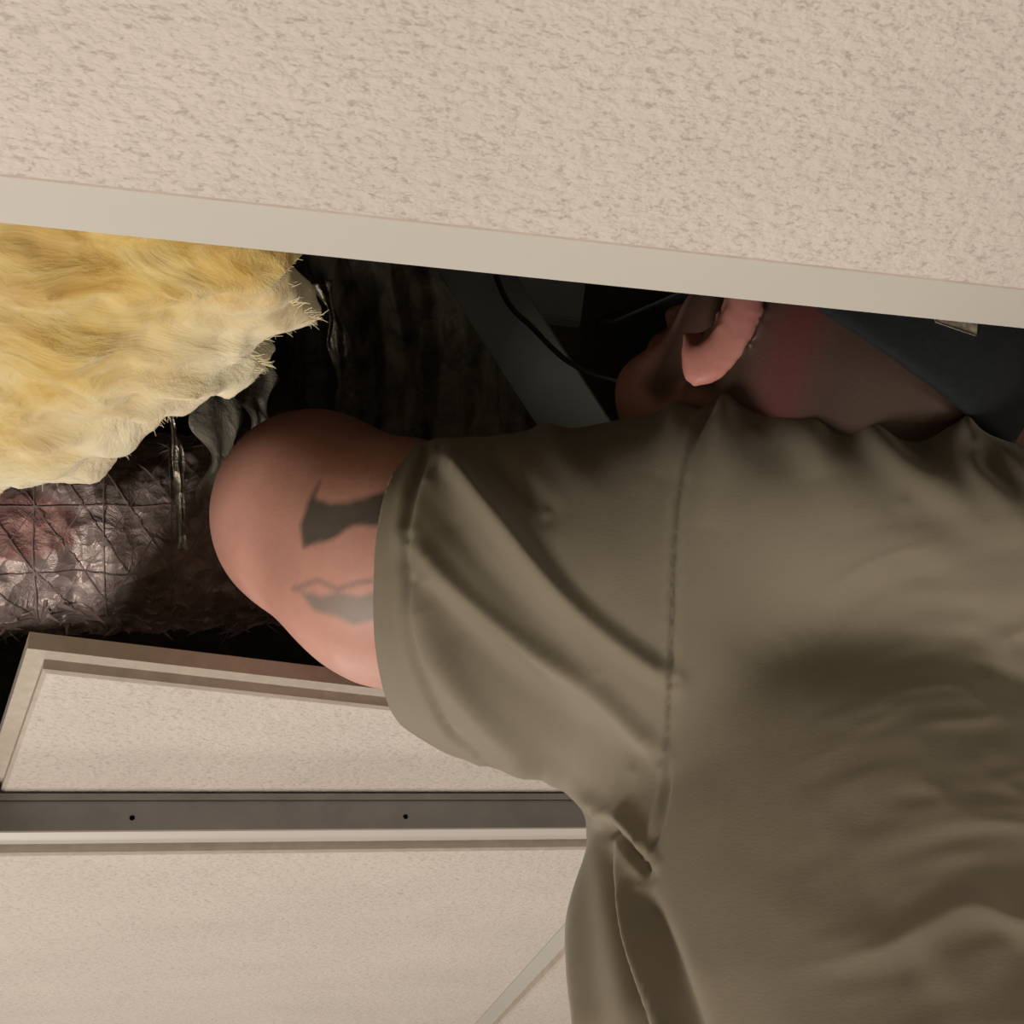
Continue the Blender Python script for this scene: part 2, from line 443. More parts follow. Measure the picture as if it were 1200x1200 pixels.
# the lifted tile lying over the far tee
ZT = CZ + ZW + 0.0062
def lifted_tile():
    z = ZT
    A = atz(30, 775, z); B = atz(490, 826, z)
    d = (B - A)[:2]; d /= np.linalg.norm(d); n = np.array([-d[1], d[0]])
    L, Wd = 0.60, 0.60
    c = A[:2] + d * (L / 2) + n * (Wd / 2)
    V, F, fm = tegular(L, Wd)
    o = mesh_obj('ceiling_tile', V, F, None, mats=[M_TILE, M_EDGE], fm=fm)
    o.location = (c[0], c[1], z + 0.0085); o.rotation_euler = (0, 0, math.atan2(d[1], d[0]))
    tag(o, 'loose tan speckled ceiling tile pushed up askew over the far grid rail', 'ceiling tile')
lifted_tile()

# ------------------------------------------------------------------ person
person = empty('person', at(950, 700, 0.8) * np.array([1, 1, 0]) + np.array([0, 0, 1.3]))
tag(person, 'man in khaki t-shirt and dark cap reaching up into the open ceiling, back turned', 'person')
def pchild(o): o.parent = person; o.matrix_parent_inverse = Matrix.Translation(-Vector(person.location)); return o

def Q(u, v, d): return at(u, v, d)
R1 = lambda px, d: px * d / FPX
# joints
SHL = Q(735, 702, 0.735); MID = Q(590, 700, 0.745); MOU = Q(462, 658, 0.765); ELB = Q(368, 596, 0.81)
TX, TY = 0.425, 0.615                      # torso axis
SHR = np.array([0.640, 0.60, SHL[2] + 0.03])
HEADC = Q(942, 456, 0.76)
NECKB = np.array([0.405, 0.63, CAMZ + 0.33])
phi = math.radians(41); pit = math.radians(38)
rh = CR * [1, 1, 0]; rh /= np.linalg.norm(rh); dh = CD * [1, 1, 0]; dh /= np.linalg.norm(dh); zz = np.array([0, 0, 1.0])
HF0 = -math.cos(phi) * rh + math.sin(phi) * dh
HF = HF0 * math.cos(pit) + zz * math.sin(pit); HU = zz * math.cos(pit) - HF0 * math.sin(pit); HL = np.cross(HU, HF)
HR = np.stack([HL, HF, HU])                # rows: left, front, up
def hp(l, f_, u): return HEADC + HL * l + HF * f_ + HU * u

WR = Q(425, 590, 1.02)
def hand_sdf(P):
    ax = np.array([0.80, 0.50, 0.30]); ax /= np.linalg.norm(ax)
    sd = np.cross(ax, zz); sd /= np.linalg.norm(sd); nn = np.cross(sd, ax)
    d = cone(P, WR, WR + ax * 0.03, 0.026, 0.027)
    for s in (-1, 0, 1): d = smin(d, cone(P, WR + ax * 0.03 + sd * 0.012 * s, WR + ax * 0.085 + sd * 0.024 * s, 0.017, 0.014), 0.012)
    for i, (s, L) in enumerate(((-0.033, 0.060), (-0.011, 0.072), (0.011, 0.078), (0.033, 0.070))):
        a = WR + ax * 0.09 + sd * s; b = a + (ax * 0.8 + nn * 0.45) * L * 0.5 + sd * s * 0.15; c = b + (ax * 0.25 + nn * 0.9) * L * 0.5
        d = smin(d, np.minimum(cone(P, a, b, 0.0098, 0.0088), cone(P, b, c, 0.0088, 0.0075)), 0.004)
    a = WR + ax * 0.03 + sd * 0.028; b = a + ax * 0.03 + sd * 0.028 + nn * 0.012; c = b + ax * 0.028 + nn * 0.018
    return smin(d, np.minimum(cone(P, a, b, 0.014, 0.011), cone(P, b, c, 0.011, 0.0085)), 0.006)
def head_sdf(P):
    q = (P - HEADC.astype(np.float32)) @ HR.T.astype(np.float32)      # left, front, up
    d = ell(q, (0, -0.012, 0.012), (0.080, 0.100, 0.098))
    d = smin(d, ell(q, (0, 0.028, -0.060), (0.058, 0.068, 0.062)), 0.035)           # jaw
    d = smin(d, ell(q, (0, 0.068, -0.100), (0.022, 0.020, 0.018)), 0.02)            # chin
    d = smin(d, cone(q, (0, 0.090, 0.015), (0, 0.112, -0.028), 0.008, 0.013), 0.012)  # nose
    d = smin(d, cone(q, (-0.03, 0.085, 0.026), (0.03, 0.085, 0.026), 0.009, 0.009), 0.012)  # brow
    d = smin(d, cone(q, (-0.018, 0.092, -0.056), (0.018, 0.092, -0.056), 0.007, 0.007), 0.006)  # lips
    for s in (-1, 1):
        d = smax(d, -ell(q, (s * 0.032, 0.098, 0.004), (0.017, 0.013, 0.012)), 0.010)  # eye sockets
        d = smin(d, ell(q, (s * 0.031, 0.082, 0.003), (0.0125, 0.0125, 0.0125)), 0.002)
        d = smin(d, ell(q, (s * 0.045, 0.062, -0.028), (0.022, 0.026, 0.022)), 0.02)  # cheek
        Re = np.array([[math.cos(0.45), -s * math.sin(0.45), 0], [s * math.sin(0.45), math.cos(0.45), 0], [0, 0, 1]])
        d_e = ell(q, (s * 0.092, -0.010, -0.004), (0.008, 0.0185, 0.038), Re)
        d_e = smax(d_e, -ell(q, (s * 0.100, -0.004, 0.002), (0.010, 0.009, 0.023), Re), 0.004)
        d = smin(d, d_e, 0.006)
    # neck in world space
    nk0 = hp(0, -0.030, -0.045)
    d = smin(d, cone(P, nk0, NECKB, 0.062, 0.066), 0.02)
    return d
def body_sdf(P):
    d = head_sdf(P)
    # trunk
    d = smin(d, ell(P, (TX, TY + 0.01, CAMZ + 0.16), (0.175, 0.110, 0.24)), 0.06)
    d = smin(d, ell(P, (TX, TY + 0.02, CAMZ - 0.20), (0.160, 0.110, 0.30)), 0.08)
    d = smin(d, cone(P, NECKB - zz * 0.03, SHL + np.array([.02, .01, .0]), 0.055, 0.050), 0.05)
    d = smin(d, cone(P, NECKB - zz * 0.03, SHR, 0.060, 0.055), 0.05)
    # left arm
    d = smin(d, cone(P, SHL, MID, 0.066, 0.060), 0.04)
    d = smin(d, cone(P, MID, MOU, 0.062, 0.0665), 0.03)
    d = smin(d, cone(P, MOU, ELB, 0.0655, 0.056), 0.02)
    d = smin(d, cone(P, MOU, Q(352, 634, 0.80), 0.063, 0.038), 0.03)
    d = smin(d, cone(P, ELB, ELB * 0.55 + WR * 0.45, 0.054, 0.050), 0.03)
    d = smin(d, cone(P, ELB * 0.55 + WR * 0.45, WR, 0.046, 0.028), 0.02)
    d = smin(d, hand_sdf(P), 0.012)
    # right arm, raised beside the head
    d = smin(d, cone(P, SHR, SHR + [0.06, 0.16, 0.16], 0.060, 0.048), 0.04)
    d = smin(d, cone(P, SHR + [0.06, 0.16, 0.16], SHR + [-0.02, 0.17, 0.38], 0.045, 0.030), 0.02)
    return d
V, F = nets(body_sdf, (-0.05, 0.28, CAMZ - 0.5), (0.82, 1.12, CAMZ + 0.78), 0.0042)
V = relax(V, F, 1)
body = np_obj('body', V, F, M_SKIN); pchild(body)
bake(body, [('SUBSURF', dict(levels=1))])
V, N = co_no(body)
u, v = proj(V); facing = ((V - CAM) * N).sum(1) < 0
col = np.tile(np.array([0.70, 0.385, 0.315]), (len(V), 1))
q = (V - HEADC) @ HR.T
hr = np.linalg.norm(q, axis=1)
ishead = (hr < 0.17) & (V[:, 2] > CAMZ + 0.34)
isarm = V[:, 0] < 0.24
# redder elbow and underside freckling, redder ears and skin behind them (the skin's own colour); nape shade painted in
fr = np.clip(fbm(V, 40, 3) * 0.5 + 0.5, 0, 1)
col[isarm] *= (0.92 + 0.12 * fr[isarm])[:, None]
el = np.exp(-(np.linalg.norm(V - ELB, axis=1) / 0.07) ** 2) * isarm
col = col * (1 - 0.35 * el[:, None]) + np.array([0.74, 0.34, 0.29]) * 0.35 * el[:, None]
earm = ishead * np.clip((np.abs(q[:, 0]) - 0.082) / 0.004, 0, 1) * (np.abs(q[:, 1] + .004) < 0.04)
ear = earm > 0.5
def blend(mask, c):
    global col
    m = np.clip(mask, 0, 1)[:, None]; col = col * (1 - m) + np.array(c) * m
blend(earm, (0.62, 0.27, 0.235))
nape_shade = np.clip((0.02 - q[:, 1]) / 0.03, 0, 1) * np.clip((0.30 - hr) / 0.02, 0, 1) * (~ear) * (V[:, 2] > CAMZ + 0.3)
blend(nape_shade, (0.13, 0.062, 0.050))  # nape darkened: stubbly skin tone plus shade painted into the colour
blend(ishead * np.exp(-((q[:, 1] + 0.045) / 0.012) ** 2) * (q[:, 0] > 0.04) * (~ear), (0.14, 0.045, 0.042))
hairm = ishead * np.clip((q[:, 2] + 0.045 + 0.014 * fbm(V, 60, 2) + np.clip(-q[:, 1] - .03, 0, .1) * .6) / 0.016, 0, 1) * np.clip((0.055 - q[:, 1]) / 0.012, 0, 1) * np.clip(np.abs(q[:, 1] + 0.042) / 0.015 - 0.5, 0, 1) * (~ear)
blend(hairm * 0.85, (0.075, 0.05, 0.036))
beard = ishead * np.clip((-0.030 - q[:, 2]) / 0.02, 0, 1) * np.clip((q[:, 1] - 0.0) / 0.02, 0, 1)
blend(beard * 0.35, (0.13, 0.085, 0.06))
# tattoos on the upper arm
T1 = [(375, 564), (371, 584), (388, 592), (412, 589), (440, 577), (480, 566), (480, 608), (450, 613), (415, 618), (390, 630), (357, 640), (352, 615), (360, 588)]
T2 = [(350, 692), (375, 700), (395, 693), (420, 697), (450, 692), (490, 690), (490, 738), (462, 742), (440, 730), (415, 732), (395, 722), (368, 716)]
for T, c, k in ((T1, (0.075, 0.080, 0.072), 0.93), (T2, (0.27, 0.25, 0.23), 0.85)):
    sd = poly_sd(u, v, T) + 3 * fbm(V, 70, 2)
    blend(k * isarm * facing * np.clip(0.5 - sd / 7, 0, 1), c)
sd = seg_dist(u, v, [(345, 690), (372, 680), (395, 690), (425, 682), (462, 678)])
blend(0.5 * isarm * facing * np.clip(1.4 - sd / 4, 0, 1), (0.2, 0.18, 0.17))
# eyes
for s in (-1, 1):
    e = np.linalg.norm(q - [s * 0.031, 0.0925, 0.003], axis=1)
    blend(np.clip((0.0085 - e) / 0.001, 0, 1), (0.7, 0.68, 0.64)); blend(np.clip((0.0045 - e) / 0.001, 0, 1), (0.05, 0.04, 0.03))
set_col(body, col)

# shirt -------------------------------------------------------------
YK0 = Q(870, 588, 0.70); YK1 = Q(1190, 650, 0.70)
def shirt_sdf(P):
    d = ell(P, (TX, TY + 0.005, CAMZ + 0.16), (0.205, 0.135, 0.27))
    z = P[:, 2] - CAMZ
    # hanging body of the shirt
    qx = (P[:, 0] - TX) / (0.203 - 0.028 * np.clip((z - 0.13) / 0.10, 0, 1)); qy = (P[:, 1] - TY) / 0.138
    rad = (np.abs(qx) ** 2.5 + np.abs(qy) ** 2.5) ** (1 / 2.5)
    col_ = smax((rad - 1) * 0.138, np.maximum(z - 0.27, -0.46 - z), 0.05)
    d = smin(d, col_, 0.06)
    d = smin(d, cone(P, NECKB - zz * 0.025, SHL + np.array([.02, .0, .01]), 0.078, 0.080), 0.05)
    d = smin(d, cone(P, NECKB - zz * 0.02, SHR, 0.085, 0.075), 0.05)
    d = smin(d, cone(P, SHL, MID, 0.096, 0.088), 0.045)
    d = smin(d, cone(P, MID, MOU + (MOU - MID) * 0.3, 0.088, 0.066), 0.03)
    d = smin(d, cone(P, SHR, SHR + [0.045, 0.12, 0.12], 0.080, 0.070), 0.04)
    d = smin(d, cone(P, YK0, YK1, 0.053, 0.055), 0.04)      # the cloth bunched up behind the neck
    return d
V, F = nets(shirt_sdf, (0.0, 0.38, CAMZ - 0.5), (0.86, 0.88, CAMZ + 0.62), 0.0042)
V = relax(V, F, 2)
shirt = np_obj('t_shirt', V, F, M_SHIRT); pchild(shirt)
bake(shirt, [('SUBSURF', dict(levels=1))])
me = shirt.data
bm = bmesh.new(); bm.from_mesh(me)
def cut(bm, test, co, no):
    """Open the cloth with a plane, only where test(co) holds."""
    fs = [f for f in bm.faces if test(f.calc_center_median())]
    es = set(e for f in fs for e in f.edges); vs = set(v for f in fs for v in f.verts)
    bmesh.ops.bisect_plane(bm, geom=list(fs) + list(es) + list(vs), plane_co=co, plane_no=no, clear_outer=True, clear_inner=False)
adir = (MOU - MID); adir /= np.linalg.norm(adir)
HEM_N = adir - 0.28 * CU - 0.05 * CD; HEM_N /= np.linalg.norm(HEM_N)
cut(bm, lambda c: c.x < 0.26, Vector(Q(452, 640, 0.70)), Vector(HEM_N))
rdir = np.array([0.045, 0.12, 0.12]); rdir /= np.linalg.norm(rdir)
cut(bm, lambda c: c.x > 0.52 and c.z > CAMZ + 0.2, Vector(SHR + rdir * 0.15), Vector(rdir))
cut(bm, lambda c: c.z < CAMZ - 0.3, Vector((0, 0, CAMZ - 0.43)), Vector((0, 0, -1)))
NPL = Q(1010, 500, 0.745)
nno = 0.55 * CU + 0.84 * CD; nno /= np.linalg.norm(nno)
NK = NECKB + zz * 0.08
cut(bm, lambda c: math.hypot(c.x - NK[0], c.y - NK[1]) < 0.115 and c.z > CAMZ + 0.28, Vector(NPL), Vector(nno))
bm.to_mesh(me); bm.free(); me.update()
V, N = co_no(shirt)
u, v = proj(V); vd = V - CAM; dist = np.linalg.norm(vd, axis=1); nv = -(vd * N).sum(1) / dist
wf = np.clip((nv + 0.35) / 0.4, 0, 1)
disp = np.zeros(len(V))
def fold(poly, wpx, amp, skew=0.0, taper=True):
    """A crease or ridge of the cloth following a line; amp in metres."""
    global disp
    poly = [tuple(p) for p in catmull([np.array(p, float) for p in poly], 6)]
    d, tp = seg_param(u, v, poly)
    g = np.exp(-(d / (wpx * (1 + 0.9 * tp if COLLAR else 1))) ** 2) * ((1 - tp) ** 0.9 if COLLAR else 1)
    if taper:
        for e in (poly[0], poly[-1]):
            g *= np.clip(np.hypot(u - e[0], v - e[1]) / (wpx * 2.5), 0, 1) ** 0.7
    disp += (0.8 if COLLAR else 1.35) * amp * g
mm = 0.001; COLLAR = False
fold([(515, 525), (575, 600), (650, 690), (720, 750), (790, 800)], 12, 5.0 * mm)
fold([(500, 560), (560, 650), (630, 725), (700, 790)], 24, -3.5 * mm)
fold([(480, 630), (540, 700), (620, 765), (700, 815), (775, 890)], 13, 4.6 * mm)
fold([(500, 680), (560, 760), (640, 830), (740, 905)], 30, -6 * mm)
fold([(484, 680), (510, 770), (570, 850), (640, 905)], 16, 5 * mm)
fold([(570, 520), (600, 560), (640, 600)], 14, -3 * mm)
COLLAR = True
fold([(632, 485), (650, 520), (715, 600)], 13, 6.5 * mm, taper=False)
fold([(672, 485), (680, 510)], 12, -4 * mm, taper=False)
fold([(745, 465), (742, 485)], 14, 3 * mm, taper=False)
fold([(790, 450), (795, 500), (780, 560)], 14, 8 * mm, taper=False)
fold([(765, 460), (760, 480)], 9, -4 * mm, taper=False)
fold([(822, 455), (812, 490)], 10, -7 * mm, taper=False)
fold([(850, 455), (848, 520), (835, 620)], 13, 8 * mm, taper=False)
fold([(905, 455), (930, 490), (965, 540), (1010, 620)], 16, 7 * mm, taper=False)
fold([(880, 500), (900, 540), (910, 580)], 22, -4 * mm)
fold([(960, 480), (955, 520), (965, 560)], 14, 6 * mm, taper=False)
fold([(1005, 480), (1025, 510), (1060, 545), (1120, 585), (1180, 640)], 13, 10 * mm, taper=False)
fold([(1050, 500), (1080, 520), (1110, 545)], 14, -8 * mm)
fold([(1095, 490), (1130, 520), (1155, 560), (1190, 600), (1230, 640)], 12, 10 * mm, taper=False)
fold([(1140, 530), (1175, 560), (1210, 590)], 11, -8 * mm)
fold([(1130, 515), (1180, 535), (1230, 580)], 9, 8 * mm, taper=False)
fold([(1060, 590), (1120, 620), (1200, 660), (1240, 680)], 22, -4 * mm)
COLLAR = False
# side of the body: hanging drapes under the arm
fold([(706, 975), (722, 1070), (742, 1170), (756, 1260)], 10, -11 * mm, taper=False)
fold([(702, 965), (735, 1070), (770, 1170), (800, 1260)], 8, 7 * mm)
fold([(676, 980), (684, 1100), (700, 1260)], 9, 7 * mm, taper=False)
fold([(745, 1040), (790, 1140), (830, 1260)], 14, -6 * mm)
fold([(700, 955), (735, 990), (760, 1025)], 7, -6 * mm)
fold([(720, 950), (750, 985), (765, 1010)], 7, 4 * mm)
fold([(560, 885), (640, 900), (700, 950), (740, 1000)], 9, 3.5 * mm)
# seams
SEAM = [(846, 462), (822, 500), (802, 560), (793, 640), (789, 760), (784, 880), (775, 960), (752, 1015)]
fold(SEAM, 4.5, -1.8 * mm, taper=False); fold([(x - 7, y) for x, y in SEAM], 5, 0.9 * mm, taper=False)
HEM = [(500, 525), (482, 590), (478, 660), (484, 740), (500, 800), (530, 860), (575, 890)]
fold(HEM, 4.5, -1.8 * mm, taper=False); fold([(x - 12, y) for x, y in HEM], 7, 1.0 * mm, taper=False)
# small random creases, stronger to the right
sx = np.clip((u - 900) / 300, 0, 1) * np.clip((v - 600) / 80, 0, 1)
Pn = np.stack([V[:, 0] * 0.55, V[:, 1] * 0.55, V[:, 2] * 2.2], 1)
cr = 1 - np.abs(fbm(Pn + 0.02 * fbm(V, 15, 2)[:, None], 16, 3)) * 1.6
disp += sx * 4.0 * mm * cr
disp += 1.0 * mm * fbm(V, 14, 3)
V = V + N * (disp * wf)[:, None]
set_co(shirt, V)
m_ = shirt.modifiers.new('Solidify', 'SOLIDIFY'); m_.thickness = 0.0016; m_.offset = -1

from mathutils.bvhtree import BVHTree
dg = bpy.context.evaluated_depsgraph_get()
def surf_line(o, poly, lift, n=8):
    bvh = BVHTree.FromPolygons([tuple(p) for p in co_no(o)[0]], [tuple(p.vertices) for p in o.data.polygons]); out = []
    for p in catmull([np.array(q, float) for q in poly], n):
        d = at(p[0], p[1], 1) - CAM; h = bvh.ray_cast(Vector(CAM), Vector(d))
        if h[0] is not None: out.append(np.array(h[0]) - d * lift)
    return out
for nm, ln in (('shoulder_seam', SEAM), ('sleeve_hem_stitching', HEM)):
    L_ = surf_line(shirt, ln, 0.0005)
    if len(L_) > 3:
        Vt, Ft = tube(L_, 0.0007, 6); o = mesh_obj(nm, Vt, Ft, M_SEAM, smooth=True); o.parent = shirt; o.matrix_parent_inverse = shirt.matrix_basis.inverted()
        o.matrix_parent_inverse = Matrix.Translation(-Vector(person.location))

# trousers (only their top is near the picture)
def trouser_sdf(P):
    d = ell(P, (TX, TY + 0.02, CAMZ - 0.50), (0.175, 0.125, 0.15))
    for s in (-1, 1): d = smin(d, cone(P, (TX + s * 0.09, TY + 0.02, CAMZ - 0.55), (TX + s * 0.11, TY + 0.03, CAMZ - 0.95), 0.088, 0.065), 0.03)
    return d
V, F = nets(trouser_sdf, (0.15, 0.4, CAMZ - 1.05), (0.7, 0.8, CAMZ - 0.3), 0.012)
pchild(np_obj('trousers', V, F, M_JEANS))

# cap ---------------------------------------------------------------
cap = pchild(empty('cap', HEADC))
def cchild(o): o.parent = cap; o.matrix_parent_inverse = Matrix.Translation(-Vector(HEADC)); cap.matrix_parent_inverse = Matrix.Translation(-Vector(person.location)); return o
def crown_sdf(P):
    q = (P - HEADC.astype(np.float32)) @ HR.T.astype(np.float32)
    o = ell(q, (0, -0.012, 0.020), (0.091, 0.112, 0.108))
    plane = (-q[:, 2] + 0.032 + 0.38 * np.clip(q[:, 1], -0.2, 0.1))
    d = smax(o, plane, 0.004)
    return smax(d, -ell(q, (0, -0.012, 0.016), (0.083, 0.103, 0.100)), 0.002)
V, F = nets(crown_sdf, HEADC - 0.16, HEADC + 0.16, 0.0035)
cchild(np_obj('crown', relax(V, F, 1), F, M_NAVY))
# small beige patch on the back of the cap
from mathutils.bvhtree import BVHTree
_o = bpy.data.objects['crown']; _b = BVHTree.FromPolygons([tuple(p) for p in co_no(_o)[0]], [tuple(p.vertices) for p in _o.data.polygons])
def patch(c0, c1, c2, c3, n=6):
    Vq, Fq = [], []
    for lift in (0.0001, 0.0012):
        for i in range(n + 1):
            for j in range(n + 1):
                a, b = i / n, j / n; p = (np.array(c0) * (1 - a) + np.array(c1) * a) * (1 - b) + (np.array(c3) * (1 - a) + np.array(c2) * a) * b
                d = at(p[0], p[1], 1) - CAM; h = _b.ray_cast(Vector(CAM), Vector(d))
                if h[0] is None: return
                Vq.append(np.array(h[0]) + np.array(h[1]) * lift * (1 if h[1].dot(Vector(d)) < 0 else -1))
    m = (n + 1) ** 2
    for i in range(n):
        for j in range(n):
            a = i * (n + 1) + j; Fq += [(m + a, m + a + 1, m + a + n + 2, m + a + n + 1), (a, a + n + 1, a + n + 2, a + 1)]
    per = [i * (n + 1) for i in range(n)] + [n * (n + 1) + j for j in range(n)] + [i * (n + 1) + n for i in range(n, 0, -1)] + [j for j in range(n, 0, -1)]
    for a, b in zip(per, per[1:] + per[:1]): Fq.append((a, b, m + b, m + a))
    o = cchild(mesh_obj('patch', Vq, Fq, M_PATCH, smooth=True)); o['label'] = 'small beige patch on the back of the cap'
patch((1090, 362), (1145, 364), (1143, 394), (1096, 378))
# brim: curved thick plate
Vb, Fb = [], []; nu, nr = 24, 8
for side in (0, 1):
    for i in range(nu + 1):
        a = -1.05 + 2.1 * i / nu
        for j in range(nr + 1):
            t = j / nr; rl, rf = 0.086, 0.100
            l = rl * math.sin(a) * (1 + 0.02 * t); ff = -0.012 + rf * math.cos(a) + 0.075 * t * (math.cos(a * 0.85) ** 0.6 if abs(a) < 1.5 else 0)
            uu = 0.036 - 0.018 * t - 0.9 * l * l / 0.1 * (0.4 + 0.6 * t) * 0.35 - side * 0.003
            Vb.append(hp(l, ff, uu))
n1 = (nu + 1) * (nr + 1)
for i in range(nu):
    for j in range(nr):
        a = i * (nr + 1) + j; b = a + nr + 1
        Fb.append((a, b, b + 1, a + 1)); Fb.append((n1 + a, n1 + a + 1, n1 + b + 1, n1 + b))
for i in range(nu):
    for j in (0, nr):
        a = i * (nr + 1) + j; b = a + nr + 1; Fb.append((a, n1 + a, n1 + b, b))
for i in (0, nu):
    for j in range(nr):
        a = i * (nr + 1) + j; Fb.append((a, a + 1, n1 + a + 1, n1 + a))
cchild(mesh_obj('brim', Vb, Fb, M_NAVY, smooth=True))
Vp, Fp = tube([hp(0, 0, 0.127), hp(0, 0, 0.131)], [0.008, 0.005], 12); cchild(mesh_obj('button', Vp, Fp, M_NAVY))

# ------------------------------------------------------------------ insulation batt
ZB = CAMZ + 0.45
BP = [(-160, 200), (60, 180), (250, 190), (330, 215), (352, 290), (334, 312), (345, 345), (382, 372), (335, 386), (296, 406), (320, 428), (285, 445), (255, 450),
      (205, 482), (175, 500), (140, 533), (80, 556), (0, 575), (-160, 620)]
BW = [tuple(atz(a, b, ZB)[:2]) for a, b in BP]
bx = np.array(BW); 
def batt_sdf(P):
    q = P.copy()
    wob = vnoise(P, 60) * 0.0025 + vnoise(P + 5, 150) * 0.0018
    sd = poly_sd(P[:, 0], P[:, 1], BW) + wob
    z = P[:, 2] - ZB
    edge = np.clip(-sd / 0.085, 0, 1)
    WQ = P * [1, 1.3, 0.3] + 0.012 * np.stack([vnoise(P + 9, 25), vnoise(P + 17, 25), 0 * P[:, 0]], 1)
    bot = 0.002 - 0.026 * np.sqrt(np.clip(edge, 0, 1)) - 0.007 * np.abs(vnoise(WQ, 34)) - 0.004 * np.abs(vnoise(WQ + 3, 80)) + 0.014 * vnoise(P * [1, 1.4, 0.3], 16) + 0.008 * vnoise(P * [1, 1.6, .3], 42) + 0.003 * vnoise(P * [1, 1.6, .3], 95)
    top = 0.010 + 0.085 * np.sqrt(edge) + 0.008 * vnoise(P * [1, 1, 0.3], 25)
    return smax(smax(z - top, bot - z, 0.003), sd, 0.005)
V, F = nets(batt_sdf, (bx[:, 0].min() - .01, bx[:, 1].min() - .01, ZB - 0.06), (bx[:, 0].max() + .01, bx[:, 1].max() + .01, ZB + 0.13), 0.0028)
batt = np_obj('insulation_batt', relax(V, F, 1), F, M_BATT)
V, N = co_no(batt)
sdv = -poly_sd(V[:, 0], V[:, 1], BW)
pale = np.clip(1.3 - sdv / 0.06, 0, 1) * np.clip((V[:, 1] - 0.44) / 0.06, 0, 1)
set_col(batt, np.clip(pale * 0.9 + 0.15 * fbm(V, 30, 2), 0, 1))
tag(batt, 'torn yellow fibreglass insulation hanging over the opening, left of the arm', 'insulation')
parts = []
for k in range(320):
    i = random.randrange(3, len(BP) - 2); t = random.random()
    a = np.array(BP[i]) * (1 - t) + np.array(BP[i + 1]) * t
    p0 = atz(a[0], a[1], ZB + random.uniform(-0.008, 0.004))
    cen = np.array([bx[:, 0].mean(), bx[:, 1].mean(), ZB]); o_ = p0 - cen; o_[2] = 0; o_ /= np.linalg.norm(o_)
    L = random.uniform(0.003, 0.0075); p0 = p0 - o_ * 0.006
    dr = o_ + np.array([random.uniform(-.9, .9), random.uniform(-.9, .9), random.uniform(-.9, .4)]); dr /= np.linalg.norm(dr)
    dr2 = dr + np.array([random.uniform(-.8, .8), random.uniform(-.8, .8), random.uniform(-.8, .6)])
    parts.append(tube([p0, p0 + dr * L * 0.5 + o_ * .003, p0 + dr * L * 0.5 + o_ * .003 + dr2 * L * 0.4], [0.00025, 0.0002, 0.0001], 3))
Vf, Ff = join(parts); fb = mesh_obj('loose_fibres', Vf, Ff, M_FIBRE); fb['kind'] = 'stuff'; fb.parent = batt

# ------------------------------------------------------------------ foil duct
DR = 0.080
AX = [at(-260, 622, 1.18), at(-120, 624, 1.15), at(0, 626, 1.13), at(120, 626, 1.12), at(230, 624, 1.12), at(325, 618, 1.13)]
AXc = catmull(AX, 26)
def duct_surface(AXc, R, nth, rib, crump, seedo):
    Vd = []; nn = len(AXc); cum = 0
    ref = np.array([0, 0.2, 1.0])
    for i, p in enumerate(AXc):
        t = AXc[min(i + 1, nn - 1)] - AXc[max(i - 1, 0)]; t = t / np.linalg.norm(t)
        if i: cum += np.linalg.norm(AXc[i] - AXc[i - 1])
        a = np.cross(t, np.array([0, 1.0, 0.0])); a /= np.linalg.norm(a); b = np.cross(t, a)
        th = np.arange(nth) * 2 * math.pi / nth
        dirs = np.cos(th)[:, None] * a + np.sin(th)[:, None] * b
        P0 = p + dirs * R
        r = R + rib * np.abs(np.sin(cum * math.pi / 0.036 + th / 2)) + crump * fbm(P0 + seedo, 22, 4, 0.6)
        Vd.append(p + dirs * r[:, None])
    V = np.concatenate(Vd); F = []
    for i in range(nn - 1):
        for k in range(nth):
            F.append((i * nth + k, i * nth + (k + 1) % nth, (i + 1) * nth + (k + 1) % nth, (i + 1) * nth + k))
    return V, np.array(F)[:, ::-1]
NTH = 110
V, F = duct_surface(AXc, DR, NTH, 0.0035, 0.0065, 0.0)
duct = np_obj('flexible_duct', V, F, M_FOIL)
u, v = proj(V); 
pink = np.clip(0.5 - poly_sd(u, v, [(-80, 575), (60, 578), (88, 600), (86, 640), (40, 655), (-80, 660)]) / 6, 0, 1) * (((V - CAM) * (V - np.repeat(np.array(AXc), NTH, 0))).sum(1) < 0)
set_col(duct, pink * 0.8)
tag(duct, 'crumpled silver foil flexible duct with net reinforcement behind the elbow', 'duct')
# reinforcing threads in three directions over the duct skin
N_ = len(AXc); parts = []
def dpt(i, k):
    i = min(max(i, 0), N_ - 1); i0 = int(i); i1 = min(i0 + 1, N_ - 1); f_ = i - i0
    k0 = int(math.floor(k)) % NTH; k1 = (k0 + 1) % NTH; g = k - math.floor(k)
    p = (V[i0 * NTH + k0] * (1 - g) + V[i0 * NTH + k1] * g) * (1 - f_) + (V[i1 * NTH + k0] * (1 - g) + V[i1 * NTH + k1] * g) * f_
    c = AXc[i0] * (1 - f_) + AXc[i1] * f_
    return c + (p - c) * 1.012
ds = np.linalg.norm(AXc[30] - AXc[31]); dth = 2 * math.pi * DR / NTH
for j in range(0, NTH, 11):
    for kind_ in (0, 1, 2):
        if kind_ == 0: line = [dpt(i, j) for i in np.arange(0, N_ - 1, 1.5)]
        else:
            s = 1 if kind_ == 1 else -1
            line = [dpt(i, j + s * i * ds / dth * 1.5) for i in np.arange(0, N_ - 1, 1.5)]
        parts.append(tube(line, 0.0004, 4))
for i in range(0, N_, 16): parts.append(tube([dpt(i, k) for k in np.arange(0, NTH, 2)], 0.0005, 4))
Vt, Ft = join(parts); o = mesh_obj('scrim_threads', Vt, Ft, M_THREAD); o['kind'] = 'stuff'; o.parent = duct
